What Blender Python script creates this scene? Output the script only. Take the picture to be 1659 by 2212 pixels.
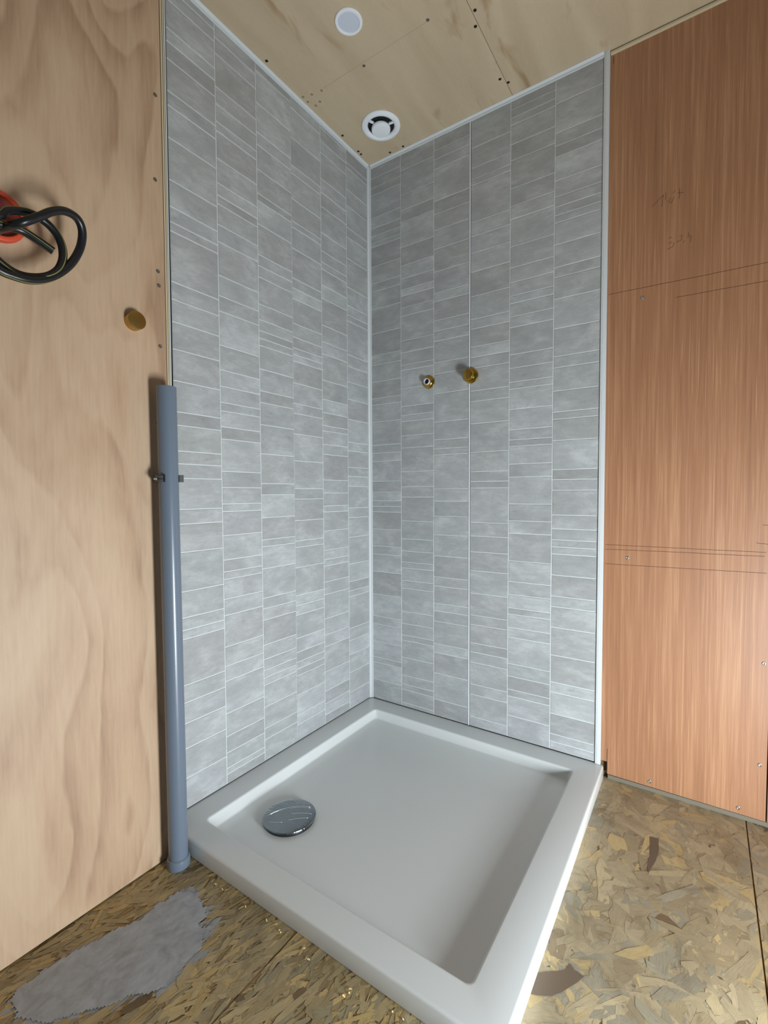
import bpy, bmesh, math, random
from mathutils import Vector, Matrix, noise as mnoise

# ------------------------------------------------------------------ clear
for o in list(bpy.data.objects):
    bpy.data.objects.remove(o, do_unlink=True)
scene = bpy.context.scene
COL = scene.collection
random.seed(7)

# ------------------------------------------------------------------ camera
cam_d = bpy.data.cameras.new('camera')
cam_d.sensor_fit = 'HORIZONTAL'
cam_d.sensor_width = 36.0
cam_d.lens = 1020.85 / 1659 * 36.0
cam_d.clip_start = 0.01
cam = bpy.data.objects.new('camera', cam_d)
COL.objects.link(cam)
cam.location = (0.98932, -1.36709, 0.77439)
cam.rotation_euler = (1.53202455, 0.00420326, 0.596998658)
scene.camera = cam

# ------------------------------------------------------------------ world, lights, exposure
world = bpy.data.worlds.new('world')
scene.world = world
world.use_nodes = True
bg = world.node_tree.nodes['Background']
bg.inputs[0].default_value = (0.58, 0.81, 1.0, 1)
bg.inputs[1].default_value = 0.20


def area_light(name, loc, target, sx, sy, power, color):
    d = bpy.data.lights.new(name, 'AREA')
    d.shape = 'RECTANGLE'
    d.size = sx
    d.size_y = sy
    d.energy = power
    d.color = color
    o = bpy.data.objects.new(name, d)
    COL.objects.link(o)
    o.location = loc
    o.rotation_euler = (Vector(target) - Vector(loc)).to_track_quat('-Z', 'Y').to_euler()
    return o


# daylight through the low door opening on the right, reaching down to the floor
area_light('daylight_opening', (1.53, -0.88, 0.20), (0.30, -0.40, 0.42), 0.22, 0.46, 39.0, (0.88, 0.965, 1.0))

scene.view_settings.view_transform = 'Standard'
scene.view_settings.look = 'None'
scene.view_settings.exposure = -0.53
scene.view_settings.gamma = 1.0
scene.view_settings.use_curve_mapping = False


# ------------------------------------------------------------------ helpers
def lin(r, g, b):
    def f(c):
        c /= 255.0
        return c / 12.92 if c <= 0.04045 else ((c + 0.055) / 1.055) ** 2.4
    return (f(r), f(g), f(b), 1.0)


def new_mat(name, color=(0.5, 0.5, 0.5, 1), rough=0.5, metal=0.0, spec=0.5):
    m = bpy.data.materials.new(name)
    m.use_nodes = True
    b = m.node_tree.nodes['Principled BSDF']
    b.inputs['Base Color'].default_value = color
    b.inputs['Roughness'].default_value = rough
    b.inputs['Metallic'].default_value = metal
    b.inputs['Specular IOR Level'].default_value = spec
    return m


class NT:
    """tiny node builder"""
    def __init__(self, m):
        self.t = m.node_tree
        self.b = self.t.nodes['Principled BSDF']

    def n(self, kind, **kw):
        nd = self.t.nodes.new(kind)
        for k, v in kw.items():
            if k.startswith('i_'):
                nd.inputs[k[2:].replace('_', ' ')].default_value = v
            else:
                setattr(nd, k, v)
        return nd

    def l(self, a, b):
        self.t.links.new(a, b)

    def coord(self, scale=(1, 1, 1), which='Object', rand=False, rot=(0, 0, 0)):
        tc = self.n('ShaderNodeTexCoord')
        src = tc.outputs[which]
        if rand:
            oi = self.n('ShaderNodeObjectInfo')
            mul = self.n('ShaderNodeMath', operation='MULTIPLY')
            mul.inputs[1].default_value = 53.0
            self.l(oi.outputs['Random'], mul.inputs[0])
            add = self.n('ShaderNodeVectorMath', operation='ADD')
            self.l(src, add.inputs[0])
            self.l(mul.outputs[0], add.inputs[1])
            src = add.outputs[0]
        mp = self.n('ShaderNodeMapping')
        mp.inputs['Scale'].default_value = scale
        mp.inputs['Rotation'].default_value = rot
        self.l(src, mp.inputs['Vector'])
        return mp.outputs[0]

    def noise(self, vec, scale=5, detail=4, rough=0.5, dist=0.0):
        nd = self.n('ShaderNodeTexNoise')
        nd.inputs['Scale'].default_value = scale
        nd.inputs['Detail'].default_value = detail
        nd.inputs['Roughness'].default_value = rough
        nd.inputs['Distortion'].default_value = dist
        self.l(vec, nd.inputs['Vector'])
        return nd.outputs['Fac']

    def ramp(self, fac, stops):
        r = self.n('ShaderNodeValToRGB')
        e = r.color_ramp.elements
        while len(e) < len(stops):
            e.new(0.5)
        for el, (p, c) in zip(e, stops):
            el.position = p
            el.color = c
        self.l(fac, r.inputs[0])
        return r.outputs[0]

    def mix(self, fac, a, b, mode='MIX'):
        m = self.n('ShaderNodeMix', data_type='RGBA', blend_type=mode)
        if isinstance(fac, (int, float)):
            m.inputs[0].default_value = fac
        else:
            self.l(fac, m.inputs[0])
        for sock, v in ((m.inputs[6], a), (m.inputs[7], b)):
            if isinstance(v, tuple):
                sock.default_value = v
            else:
                self.l(v, sock)
        return m.outputs[2]

    def math(self, op, a, b=None):
        m = self.n('ShaderNodeMath', operation=op)
        for i, v in enumerate((a, b)):
            if v is None:
                continue
            if isinstance(v, (int, float)):
                m.inputs[i].default_value = v
            else:
                self.l(v, m.inputs[i])
        return m.outputs[0]

    def bump(self, h, strength=0.2, dist=0.001):
        b = self.n('ShaderNodeBump')
        b.inputs['Strength'].default_value = strength
        b.inputs['Distance'].default_value = dist
        self.l(h, b.inputs['Height'])
        self.l(b.outputs[0], self.b.inputs['Normal'])

    def color(self, c):
        self.l(c, self.b.inputs['Base Color'])

    def rough(self, c):
        self.l(c, self.b.inputs['Roughness'])


def g(v):
    return (v, v, v, 1)


# ------------------------------------------------------------------ materials
def mat_plywood(name, base, dark, grain_scale, axis_scale, bands=9.0, contrast=0.5, blotch=None, rough=0.55):
    m = new_mat(name, base, rough)
    t = NT(m)
    v = t.coord(axis_scale)
    big = t.noise(v, grain_scale, 1.5, 0.4, 0.35)
    k = t.math('MULTIPLY', big, bands)
    k2 = t.math('SINE', t.math('MULTIPLY', k, 6.2832))
    k3 = t.math('ADD', t.math('MULTIPLY', k2, 0.5), 0.5)
    v2 = t.coord((axis_scale[0] * 14, axis_scale[1] * 14, axis_scale[2] * 1.3))
    fine = t.noise(v2, 6, 5, 0.65, 0.2)
    soft = t.noise(v, grain_scale * 2.6, 3, 0.5, 0.6)
    f = t.math('ADD', t.math('MULTIPLY', k3, 0.42 * contrast), t.math('MULTIPLY', soft, 0.55))
    f = t.math('ADD', f, t.math('MULTIPLY', t.math('SUBTRACT', fine, 0.5), 0.5))
    c = t.ramp(f, [(0.1, base), (0.85, dark)])
    if blotch:
        bl = t.noise(t.coord(blotch[1]), blotch[2], 3, 0.55, 0.6)
        c = t.mix(t.ramp(bl, [(0.60, g(0)), (0.74, g(1))]), c, blotch[0])
    t.color(c)
    t.bump(fine, 0.12, 0.0006)
    return m


M_PLY_WALL = new_mat('pale_plywood', lin(200, 170, 142), 0.52)
t = NT(M_PLY_WALL)
# rotary-cut veneer: long contour bands of a slow field, tight near the contours' turning points
fld = t.noise(t.coord((1.0, 1.9, 0.62)), 2.1, 1.2, 0.35, 0.25)
wig = t.noise(t.coord((1.0, 9.0, 2.5)), 2.0, 2, 0.5, 0.3)
ph = t.math('ADD', t.math('MULTIPLY', fld, 15.0), t.math('MULTIPLY', wig, 0.9))
saw = t.math('FRACT', ph)
band = t.ramp(saw, [(0.0, g(0.35)), (0.45, g(0.60)), (0.86, g(1.0)), (1.0, g(0.35))])
fine = t.noise(t.coord((30, 42, 3.4)), 4.0, 4, 0.65, 0.2)
cl_ = t.noise(t.coord((1.0, 2.2, 0.9)), 2.4, 3, 0.5, 0.8)
mod = t.ramp(cl_, [(0.38, g(0.15)), (0.62, g(1.0))])
f = t.math('ADD', t.math('MULTIPLY', t.math('MULTIPLY', band, mod), 0.46), t.math('ADD', t.math('MULTIPLY', cl_, 0.35), t.math('MULTIPLY', t.math('SUBTRACT', fine, 0.5), 0.45)))
c = t.ramp(f, [(0.12, lin(198, 170, 142)), (0.45, lin(184, 153, 125)), (0.80, lin(154, 121, 95))])
t.color(c)
t.bump(fine, 0.12, 0.0006)
M_PLY_CEIL = mat_plywood('ceiling_plywood', lin(208, 190, 162), lin(186, 165, 136), 2.2, (3.4, 0.5, 1.0), 3.4, 0.60,
                         blotch=(lin(168, 138, 104), (3.0, 1.0, 1.0), 5.0))
M_PLY_EDGE_L = new_mat('ply_edge_cream', lin(205, 190, 160), 0.7)
M_PLY_EDGE_D = new_mat('ply_edge_glue', lin(92, 76, 58), 0.8)
M_DARK = new_mat('dark_gap', lin(22, 22, 26), 0.9)
M_BATTEN = new_mat('batten_wood', lin(120, 96, 66), 0.8)

# mahogany coloured veneer
M_BROWN = new_mat('mahogany_veneer', lin(190, 124, 90), 0.46, spec=0.75)
t = NT(M_BROWN)
vv = t.coord((1, 1, 1))
s1 = t.noise(t.coord((60, 60, 1.1)), 2.0, 4, 0.6, 0.15)
s2 = t.noise(t.coord((190, 190, 3.5)), 2.0, 3, 0.6, 0.1)
s3 = t.noise(t.coord((9, 9, 0.7)), 2.0, 2, 0.5, 0.2)
f = t.math('ADD', t.math('MULTIPLY', s1, 0.5), t.math('ADD', t.math('MULTIPLY', s2, 0.3), t.math('MULTIPLY', s3, 0.2)))
c = t.ramp(f, [(0.30, lin(138, 95, 66)), (0.50, lin(164, 115, 82)), (0.66, lin(188, 142, 106))])
light = t.ramp(t.noise(t.coord((120, 120, 1.6)), 2.0, 2, 0.5), [(0.66, g(0)), (0.74, g(1))])
c = t.mix(t.math('MULTIPLY', light, 0.5), c, lin(210, 166, 128))
t.color(c)
t.bump(s2, 0.15, 0.0005)

# cement-look panel tiles
M_TILE = new_mat('cement_tile', lin(178, 180, 179), 0.42)
t = NT(M_TILE)
oi = t.n('ShaderNodeObjectInfo')
v1 = t.coord((9, 9, 16), rand=True)
n1 = t.noise(v1, 1.0, 4, 0.6, 0.5)
n2 = t.noise(t.coord((28, 28, 85), rand=True), 1.0, 4, 0.7, 0.3)
n3 = t.noise(t.coord((120, 120, 260), rand=True), 1.0, 2, 0.6, 0.0)
f = t.math('ADD', t.math('MULTIPLY', n1, 0.55), t.math('ADD', t.math('MULTIPLY', n2, 0.35), t.math('MULTIPLY', n3, 0.10)))
c = t.ramp(f, [(0.28, lin(154, 155, 157)), (0.50, lin(173, 175, 177)), (0.68, lin(198, 201, 203))])
rv = oi.outputs['Random']
tone = t.ramp(rv, [(0.0, (0.87, 0.855, 0.845, 1)), (0.25, (0.95, 0.94, 0.93, 1)), (0.5, (0.93, 0.94, 0.93, 1)), (0.75, (0.98, 0.975, 0.98, 1)), (1.0, (1.06, 1.07, 1.065, 1))])
c = t.mix(1.0, c, tone, 'MULTIPLY')
fl = t.noise(t.coord((60, 60, 190), rand=True), 1.0, 3, 0.7, 0.4)
c = t.mix(1.0, c, t.ramp(fl, [(0.30, g(0.84)), (0.40, g(1.0)), (0.62, g(1.0)), (0.72, g(1.10))]), 'MULTIPLY')
t.color(c)
t.bump(n2, 0.10, 0.0006)

M_GROUT = new_mat('pale_joint', lin(214, 219, 219), 0.55)
M_PVC = new_mat('white_pvc', lin(215, 219, 222), 0.35)
M_PVC_BRIGHT = new_mat('white_plastic', lin(244, 248, 255), 0.35)
M_DIFFUSER = new_mat('frosted_plastic', lin(212, 219, 234), 0.45)
M_ACRYLIC = new_mat('white_acrylic', lin(219, 222, 222), 0.22)
M_PIPE = new_mat('grey_pvc_pipe', lin(105, 116, 131), 0.27)
M_CLIP = new_mat('grey_clip_plastic', lin(88, 88, 90), 0.45)
M_CLIP_PIN = new_mat('pale_grey_plastic', lin(140, 136, 130), 0.5)
M_STEEL = new_mat('zinc_steel', lin(190, 190, 190), 0.3, 1.0)
M_SCREW_DARK = new_mat('dark_screw_head', lin(40, 38, 34), 0.5, 0.6)
M_SCREW_GREY = new_mat('grey_screw_head', lin(110, 106, 98), 0.5, 0.6)
M_BRASS = new_mat('brass', lin(184, 152, 72), 0.22, 1.0)
M_BRASS_B = new_mat('brushed_brass', lin(186, 152, 84), 0.34, 1.0)
M_TUBE = new_mat('pale_tube_end', lin(205, 200, 205), 0.4)
M_CABLE = new_mat('black_cable_sheath', lin(24, 25, 28), 0.32)
M_STRIPE = new_mat('yellow_print', lin(128, 128, 70), 0.5)
M_ORANGE = new_mat('orange_plastic', lin(214, 78, 46), 0.45)
M_ORANGE_SHADE = new_mat('shaded_orange_plastic', lin(120, 36, 22), 0.6)  # the orange darkened, shade inside the box put into the colour
M_PENCIL = new_mat('pencil_graphite', lin(88, 56, 42), 0.7)
M_PENCIL_C = new_mat('pencil_line_pale', lin(172, 152, 124), 0.7)
M_MARK = new_mat('dark_mark', lin(104, 88, 66), 0.8)
M_CHROME = new_mat('chrome_in_film', lin(138, 145, 149), 0.20, 1.0)
t = NT(M_CHROME)
w1 = t.noise(t.coord((8, 40, 8), rot=(0, 0, 0.5)), 1.0, 3, 0.55, 1.2)
w2 = t.noise(t.coord((40, 110, 30), rot=(0, 0, 0.75)), 1.0, 2, 0.5, 1.5)
t.bump(t.math('ADD', w1, t.math('MULTIPLY', w2, 0.35)), 0.6, 0.004)
M_GASKET = new_mat('dark_rubber', lin(34, 34, 40), 0.35)
M_PAINT = new_mat('grey_filler', lin(144, 146, 149), 0.6)
t = NT(M_PAINT)
pn = t.noise(t.coord((1, 1, 1)), 28, 5, 0.65, 0.4)
t.color(t.ramp(pn, [(0.30, lin(142, 144, 147)), (0.55, lin(163, 167, 172)), (0.75, lin(172, 177, 183))]))
t.bump(pn, 0.25, 0.002)
M_CAULK = new_mat('dusty_caulk', lin(118, 110, 96), 0.9)

# OSB: flakes carry their own colour and a length coordinate
M_OSB = new_mat('osb_strands', lin(190, 160, 110), 0.42)
t = NT(M_OSB)
at = t.n('ShaderNodeAttribute', attribute_name='flake_colour')
uv = t.n('ShaderNodeAttribute', attribute_name='flake_uv')
mp = t.n('ShaderNodeMapping')
mp.inputs['Scale'].default_value = (40, 900, 1)
t.l(uv.outputs['Vector'], mp.inputs['Vector'])
gn = t.noise(mp.outputs[0], 1.0, 3, 0.6, 0.3)
gm = t.ramp(gn, [(0.30, g(0.78)), (0.55, g(1.0)), (0.75, g(1.10))])
dn = t.noise(t.coord((1, 1, 1)), 9, 5, 0.65, 0.8)
gd = t.ramp(dn, [(0.30, (0.66, 0.64, 0.62, 1)), (0.46, (0.94, 0.94, 0.94, 1)), (0.62, (1.03, 1.03, 1.03, 1))])
c = t.mix(1.0, at.outputs['Color'], gm, 'MULTIPLY')
c = t.mix(1.0, c, gd, 'MULTIPLY')
sm = t.noise(t.coord((1, 1, 1)), 34, 4, 0.7, 1.2)
c = t.mix(1.0, c, t.ramp(sm, [(0.27, (0.55, 0.52, 0.50, 1)), (0.38, g(0.95)), (0.70, g(1.0)), (0.80, g(1.12))]), 'MULTIPLY')
t.color(c)
t.bump(gn, 0.2, 0.0006)
M_OSB_BASE = new_mat('osb_board', lin(150, 124, 84), 0.7)


# ------------------------------------------------------------------ mesh helpers
def link(name, me, mat, parent=None, loc=(0, 0, 0), rot=(0, 0, 0), smooth=False):
    o = bpy.data.objects.new(name, me)
    if isinstance(mat, (list, tuple)):
        for mm in mat:
            me.materials.append(mm)
    elif mat is not None and not me.materials:
        me.materials.append(mat)
    COL.objects.link(o)
    o.location = loc
    o.rotation_euler = rot
    if parent:
        o.parent = parent
    if smooth:
        for p in me.polygons:
            p.use_smooth = True
    return o


def tag(o, label=None, cat=None, group=None, kind=None):
    if label:
        o['label'] = label
    if cat:
        o['category'] = cat
    if group:
        o['group'] = group
    if kind:
        o['kind'] = kind
    return o


def mesh(name, vs, fs):
    me = bpy.data.meshes.new(name)
    me.from_pydata([tuple(v) for v in vs], [], fs)
    me.validate()
    me.update()
    return me


def box_data(a, b):
    x0, y0, z0 = a
    x1, y1, z1 = b
    vs = [(x0, y0, z0), (x1, y0, z0), (x1, y1, z0), (x0, y1, z0), (x0, y0, z1), (x1, y0, z1), (x1, y1, z1), (x0, y1, z1)]
    fs = [(0, 3, 2, 1), (4, 5, 6, 7), (0, 1, 5, 4), (1, 2, 6, 5), (2, 3, 7, 6), (3, 0, 4, 7)]
    return vs, fs


def join(parts):
    V, F = [], []
    for vs, fs in parts:
        k = len(V)
        V += list(vs)
        F += [tuple(i + k for i in f) for f in fs]
    return V, F


def box(name, a, b, mat, parent=None, bevel=0.0):
    c = [(a[i] + b[i]) / 2 for i in range(3)]
    vs, fs = box_data([a[i] - c[i] for i in range(3)], [b[i] - c[i] for i in range(3)])
    me = mesh(name, vs, fs)
    if bevel:
        bm = bmesh.new()
        bm.from_mesh(me)
        bmesh.ops.bevel(bm, geom=list(bm.edges), offset=bevel, segments=2, affect='EDGES', profile=0.5)
        bm.to_mesh(me)
        bm.free()
    return link(name, me, mat, parent, c)


def lathe_data(prof, n=32, close=True):
    """profile [(r, z)...] turned about z"""
    vs, fs = [], []
    for r, z in prof:
        for i in range(n):
            a = 2 * math.pi * i / n
            vs.append((r * math.cos(a), r * math.sin(a), z))
    for k in range(len(prof) - 1):
        for i in range(n):
            j = (i + 1) % n
            fs.append((k * n + i, k * n + j, (k + 1) * n + j, (k + 1) * n + i))
    if close:
        if prof[0][0] > 1e-5:
            fs.append(tuple(range(n))[::-1])
        if prof[-1][0] > 1e-5:
            fs.append(tuple((len(prof) - 1) * n + i for i in range(n)))
    return vs, fs


def fix_normals(me):
    bm = bmesh.new()
    bm.from_mesh(me)
    bmesh.ops.remove_doubles(bm, verts=bm.verts, dist=1e-6)
    bmesh.ops.recalc_face_normals(bm, faces=bm.faces)
    bm.to_mesh(me)
    bm.free()


def sharp(me, angle=0.6):
    for p in me.polygons:
        p.use_smooth = True
    me.set_sharp_from_angle(angle=angle)


def lathe(name, prof, mat, parent=None, loc=(0, 0, 0), rot=(0, 0, 0), n=32, close=True):
    vs, fs = lathe_data(prof, n, close)
    me = mesh(name, vs, fs)
    fix_normals(me)
    sharp(me)
    return link(name, me, mat, parent, loc, rot)


def prism(name, poly, axis, lo, hi, mat, parent=None):
    """extrude a 2-D polygon along an axis: axis 'z': (x, y), 'y': (x, z), 'x': (y, z)"""
    def p3(p, h):
        if axis == 'z':
            return (p[0], p[1], h)
        if axis == 'y':
            return (p[0], h, p[1])
        return (h, p[0], p[1])
    n = len(poly)
    vs = [p3(p, lo) for p in poly] + [p3(p, hi) for p in poly]
    fs = [tuple(range(n)), tuple(range(n, 2 * n))] + [(i, (i + 1) % n, n + (i + 1) % n, n + i) for i in range(n)]
    me = mesh(name, vs, fs)
    fix_normals(me)
    return link(name, me, mat, parent)


def spline(pts, sub=8):
    P = [Vector(p) for p in pts]
    out = []
    for i in range(len(P) - 1):
        p0 = P[max(i - 1, 0)]
        p1, p2 = P[i], P[i + 1]
        p3 = P[min(i + 2, len(P) - 1)]
        for k in range(sub):
            u = k / sub
            out.append(0.5 * ((2 * p1) + (p2 - p0) * u + (2 * p0 - 5 * p1 + 4 * p2 - p3) * u * u + (3 * p1 - p0 - 3 * p2 + p3) * u ** 3))
    out.append(P[-1])
    return out


def sweep(path, radius, n=12, phase=0.0, arc=None, twist=0.0):
    """tube along a path with parallel transport; arc=(a0, a1) makes an open strip"""
    vs, fs = [], []
    t0 = (path[1] - path[0]).normalized()
    up = Vector((1, 0, 0)) if abs(t0.x) < 0.8 else Vector((0, 0, 1))
    nrm = (up - t0 * up.dot(t0)).normalized()
    m = n if arc is None else n + 1
    for i, p in enumerate(path):
        tg = (path[min(i + 1, len(path) - 1)] - path[max(i - 1, 0)]).normalized()
        nrm = (nrm - tg * nrm.dot(tg)).normalized()
        bi = tg.cross(nrm)
        for k in range(m):
            if arc is None:
                a = 2 * math.pi * k / n
            else:
                a = arc[0] + (arc[1] - arc[0]) * k / n
            a += phase + twist * i / len(path)
            vs.append(p + (nrm * math.cos(a) + bi * math.sin(a)) * radius)
    for i in range(len(path) - 1):
        for k in range(n):
            j = (k + 1) % n if arc is None else k + 1
            fs.append((i * m + k, i * m + j, (i + 1) * m + j, (i + 1) * m + k))
    if arc is None:
        fs.append(tuple(range(n))[::-1])
        fs.append(tuple((len(path) - 1) * n + k for k in range(n)))
    return vs, fs


FLOOR = 0.0
CEIL = 1.907
TILE_LO, TILE_HI = 0.0400, 1.8985
X_FAR, Y_NEAR = 1.85, -2.45
PLY_X = 0.057

# ------------------------------------------------------------------ floor
floor = box('floor', (-0.10, Y_NEAR, -0.040), (X_FAR, 0.05, -0.020), M_DARK)
tag(floor, 'strand board floor of wide boards', kind='structure')

TRAY_X0, TRAY_Y1 = -0.008, 0.006
TRAY_FR = (0.7815, -0.790)


def in_tray(x, y):
    return x < 0.765 and y > -0.775


PATCH = [[0.1547, -0.8547], [0.1741, -0.8404], [0.2009, -0.8415], [0.2304, -0.852], [0.2541, -0.8705], [0.283, -0.8833], [0.2895, -0.9042], [0.2982, -0.9317], [0.3033, -0.9595], [0.2927, -0.9877], [0.2692, -1.0077], [0.2576, -1.0331], [0.2397, -1.0513], [0.2213, -1.0752], [0.2048, -1.0989], [0.1621, -1.1188], [0.1361, -1.1173], [0.1155, -1.1072], [0.1127, -1.081], [0.1112, -1.0578], [0.12, -1.0233], [0.1316, -0.98], [0.1399, -0.9562], [0.151, -0.9287], [0.1476, -0.8958], [0.1494, -0.8736]]


def in_poly(x, y, poly):
    c = False
    j = len(poly) - 1
    for i in range(len(poly)):
        if (poly[i][1] > y) != (poly[j][1] > y) and x < (poly[j][0] - poly[i][0]) * (y - poly[i][1]) / (poly[j][1] - poly[i][1]) + poly[i][0]:
            c = not c
        j = i
    return c


# strand tones from dark to pale; a slow field picks the neighbourhood tone, so neighbours run together
TONES = [lin(*c) for c in ((122, 104, 80), (140, 122, 96), (150, 134, 106), (158, 142, 112), (166, 150, 120), (174, 158, 128), (182, 166, 134), (190, 172, 136))]
GOLD, GREYT, BARK, FILL = lin(190, 167, 122), lin(156, 147, 126), lin(112, 94, 72), lin(160, 163, 167)


def build_flakes(name, parent, x0, x1, y0, y1, count, base_ang):
    rnd = random.Random(int((x0 + 3) * 1000))
    V, F, CO, UV = [], [], [], []
    for made in range(count):
        x = rnd.uniform(x0, x1)
        y = rnd.uniform(y0, y1)
        if in_tray(x, y):
            continue
        left = x < 0.66
        fine = rnd.random() < 0.35
        if left:
            L, Wd = rnd.lognormvariate(math.log(0.040), 0.45), rnd.lognormvariate(math.log(0.0085), 0.45)
            a = rnd.gauss(1.35, 0.38)
        else:
            L, Wd = rnd.lognormvariate(math.log(0.066), 0.45), rnd.lognormvariate(math.log(0.026), 0.45)
            a = rnd.gauss(base_ang, 0.7) if rnd.random() < 0.6 else rnd.uniform(0, math.pi)
        if fine:
            L *= 0.4
            Wd *= 0.30
        L, Wd = min(L, 0.14), min(Wd, 0.055)
        ca, sa = math.cos(a), math.sin(a)
        z = -0.0012 + rnd.random() * 0.0011
        tx, ty = rnd.gauss(0, 0.006), rnd.gauss(0, 0.014)
        bend = rnd.gauss(0, 0.03) * L
        nseg = 5
        top, bot = [], []
        for k in range(nseg + 1):
            u = k / nseg - 0.5
            w = Wd * 0.5 * (1.0 - 0.30 * abs(2 * u) ** 3)
            cb = bend * (1 - 4 * u * u)
            e = k in (0, nseg)
            top.append((u * L + rnd.gauss(0, 0.07) * L * e, cb + w * rnd.uniform(0.70, 1.15)))
            bot.append((u * L + rnd.gauss(0, 0.09) * L * e, cb - w * rnd.uniform(0.70, 1.15)))
        fld = mnoise.noise(Vector((x * 7.0, y * 7.0, 3.1))) * 2.6 + mnoise.noise(Vector((x * 19.0, y * 19.0, 8.7))) * 1.4
        idx = 4.3 + fld + rnd.gauss(0, 0.95)
        idx = min(max(int(round(idx)), 0), len(TONES) - 1)
        col = TONES[idx]
        gf = mnoise.noise(Vector((x * 6.0 + 4.0, y * 6.0, 1.0)))
        r = rnd.random()
        if r < 0.05 + max(0.0, gf) * 0.55:
            col = GOLD
        elif r > 0.90 + min(0.0, gf) * 0.25:
            col = GREYT
        if rnd.random() < (0.008 if not fine else 0.05):
            col = BARK
        if in_poly(x, y, PATCH):
            col = FILL
        if left and col is not FILL:
            col = (col[0], col[1] * 0.95, col[2] * 0.78, 1)
        j = rnd.uniform(0.93, 1.07)
        col = (col[0] * j, col[1] * j, col[2] * j, 1)
        b = len(V)
        off = rnd.uniform(0, 50)
        for lx, ly in top + bot:
            px, py = x + lx * ca - ly * sa, y + lx * sa + ly * ca
            px = min(max(px, x0 + 0.0008), x1 - 0.0008)
            py = min(py, 0.012)
            V.append((px, py, min(z + tx * lx + ty * ly, 0.0004)))
            CO.append(col)
            UV.append((lx + off, ly + off, 0))
        m = nseg + 1
        for k in range(nseg):
            F.append((b + k, b + m + k, b + m + k + 1, b + k + 1))
    me = mesh(name, V, F)
    ca = me.attributes.new('flake_colour', 'FLOAT_COLOR', 'POINT')
    ca.data.foreach_set('color', [v for c in CO for v in c])
    ua = me.attributes.new('flake_uv', 'FLOAT_VECTOR', 'POINT')
    ua.data.foreach_set('vector', [v for c in UV for v in c])
    o = link(name, me, M_OSB, parent)
    tag(o, kind='stuff')
    return o


for (bx0, bx1, cnt, ang) in ((-0.05, 0.4048, 9500, 1.35), (0.4058, 1.0815, 13500, 1.35), (1.0828, 1.7585, 7500, 1.9), (1.7598, 1.849, 300, 1.5)):
    bd = box('osb_board', (bx0, Y_NEAR + 0.005, -0.019), (bx1, 0.03, -0.0013), M_OSB_BASE, floor)
    bd.matrix_parent_inverse = Matrix.Translation(-floor.location)
    fl = build_flakes('wood_strands', bd, bx0, bx1, -1.75 if bx0 < 1.7 else -1.2, 0.012, cnt, ang)
    fl.matrix_parent_inverse = Matrix.Translation(-bd.location)


def keep(o, parent):
    """parent without moving"""
    o.parent = parent
    o.matrix_parent_inverse = Matrix.Translation(-Vector(parent.location))
    return o


def flat_patch(name, pts, z, mat, parent, jitter=0.0, sub=6, thick=0.0004):
    rnd = random.Random(3)
    P = [Vector((p[0], p[1], 0)) for p in pts]
    out = []
    for i in range(len(P)):
        a, b = P[i], P[(i + 1) % len(P)]
        for k in range(sub):
            q = a.lerp(b, k / sub)
            out.append((q.x + rnd.gauss(0, jitter), q.y + rnd.gauss(0, jitter)))
    n = len(out)
    vs = [(x, y, z - thick) for x, y in out] + [(x, y, z) for x, y in out]
    fs = [tuple(range(n, 2 * n))] + [(i, (i + 1) % n, n + (i + 1) % n, n + i) for i in range(n)]
    me = mesh(name, vs, fs)
    bm = bmesh.new()
    bm.from_mesh(me)
    bmesh.ops.triangulate(bm, faces=[f for f in bm.faces if len(f.verts) > 4])
    bmesh.ops.recalc_face_normals(bm, faces=bm.faces)
    bm.to_mesh(me)
    bm.free()
    o = link(name, me, mat)
    keep(o, parent)
    return o


def filler_patch():
    st = 0.0035
    vid, vs, fs = {}, [], []
    def vert(i, k):
        if (i, k) not in vid:
            x, y = 0.10 + i * st, -1.13 + k * st
            h = mnoise.noise(Vector((x * 60, y * 60, 0))) * 0.5 + mnoise.noise(Vector((x * 160, y * 90, 4))) * 0.5
            vid[(i, k)] = len(vs)
            vs.append((x + random.gauss(0, 0.0004), y + random.gauss(0, 0.0004), 0.00062 + 0.0005 * h))
        return vid[(i, k)]
    for i in range(62):
        for k in range(86):
            x, y = 0.10 + (i + 0.5) * st, -1.13 + (k + 0.5) * st
            dx = 0.007 * mnoise.noise(Vector((x * 45, y * 45, 2))) + 0.005 * mnoise.noise(Vector((x * 150, y * 60, 5)))
            if in_poly(x + dx, y + dx, PATCH):
                fs.append((vert(i, k), vert(i + 1, k), vert(i + 1, k + 1), vert(i, k + 1)))
    me = mesh('filler_patch', vs, fs)
    for p in me.polygons:
        p.use_smooth = True
    return keep(link('filler_patch', me, M_PAINT), floor)


fp = filler_patch()
tag(fp, 'smooth grey filler patch spread over the strands')
M_STRAND_DARK = new_mat('dark_bark_strand', lin(104, 88, 72), 0.6)
flat_patch('bark_strand', [[0.7605, -0.668], [0.7705, -0.6309], [0.7900, -0.6128], [0.8150, -0.5950], [0.8196, -0.5777], [0.8300, -0.585], [0.8429, -0.5871], [0.8323, -0.6097], [0.8202, -0.6321], [0.8007, -0.6509]], 0.0006, M_STRAND_DARK, floor, 0.0006, 3)
flat_patch('bark_strand', [[0.8993, -0.1778], [0.9161, -0.1734], [0.9200, -0.215], [0.9182, -0.2491], [0.9067, -0.2934], [0.9040, -0.275], [0.9065, -0.2417]], 0.0006, M_STRAND_DARK, floor, 0.0006, 3)

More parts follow.
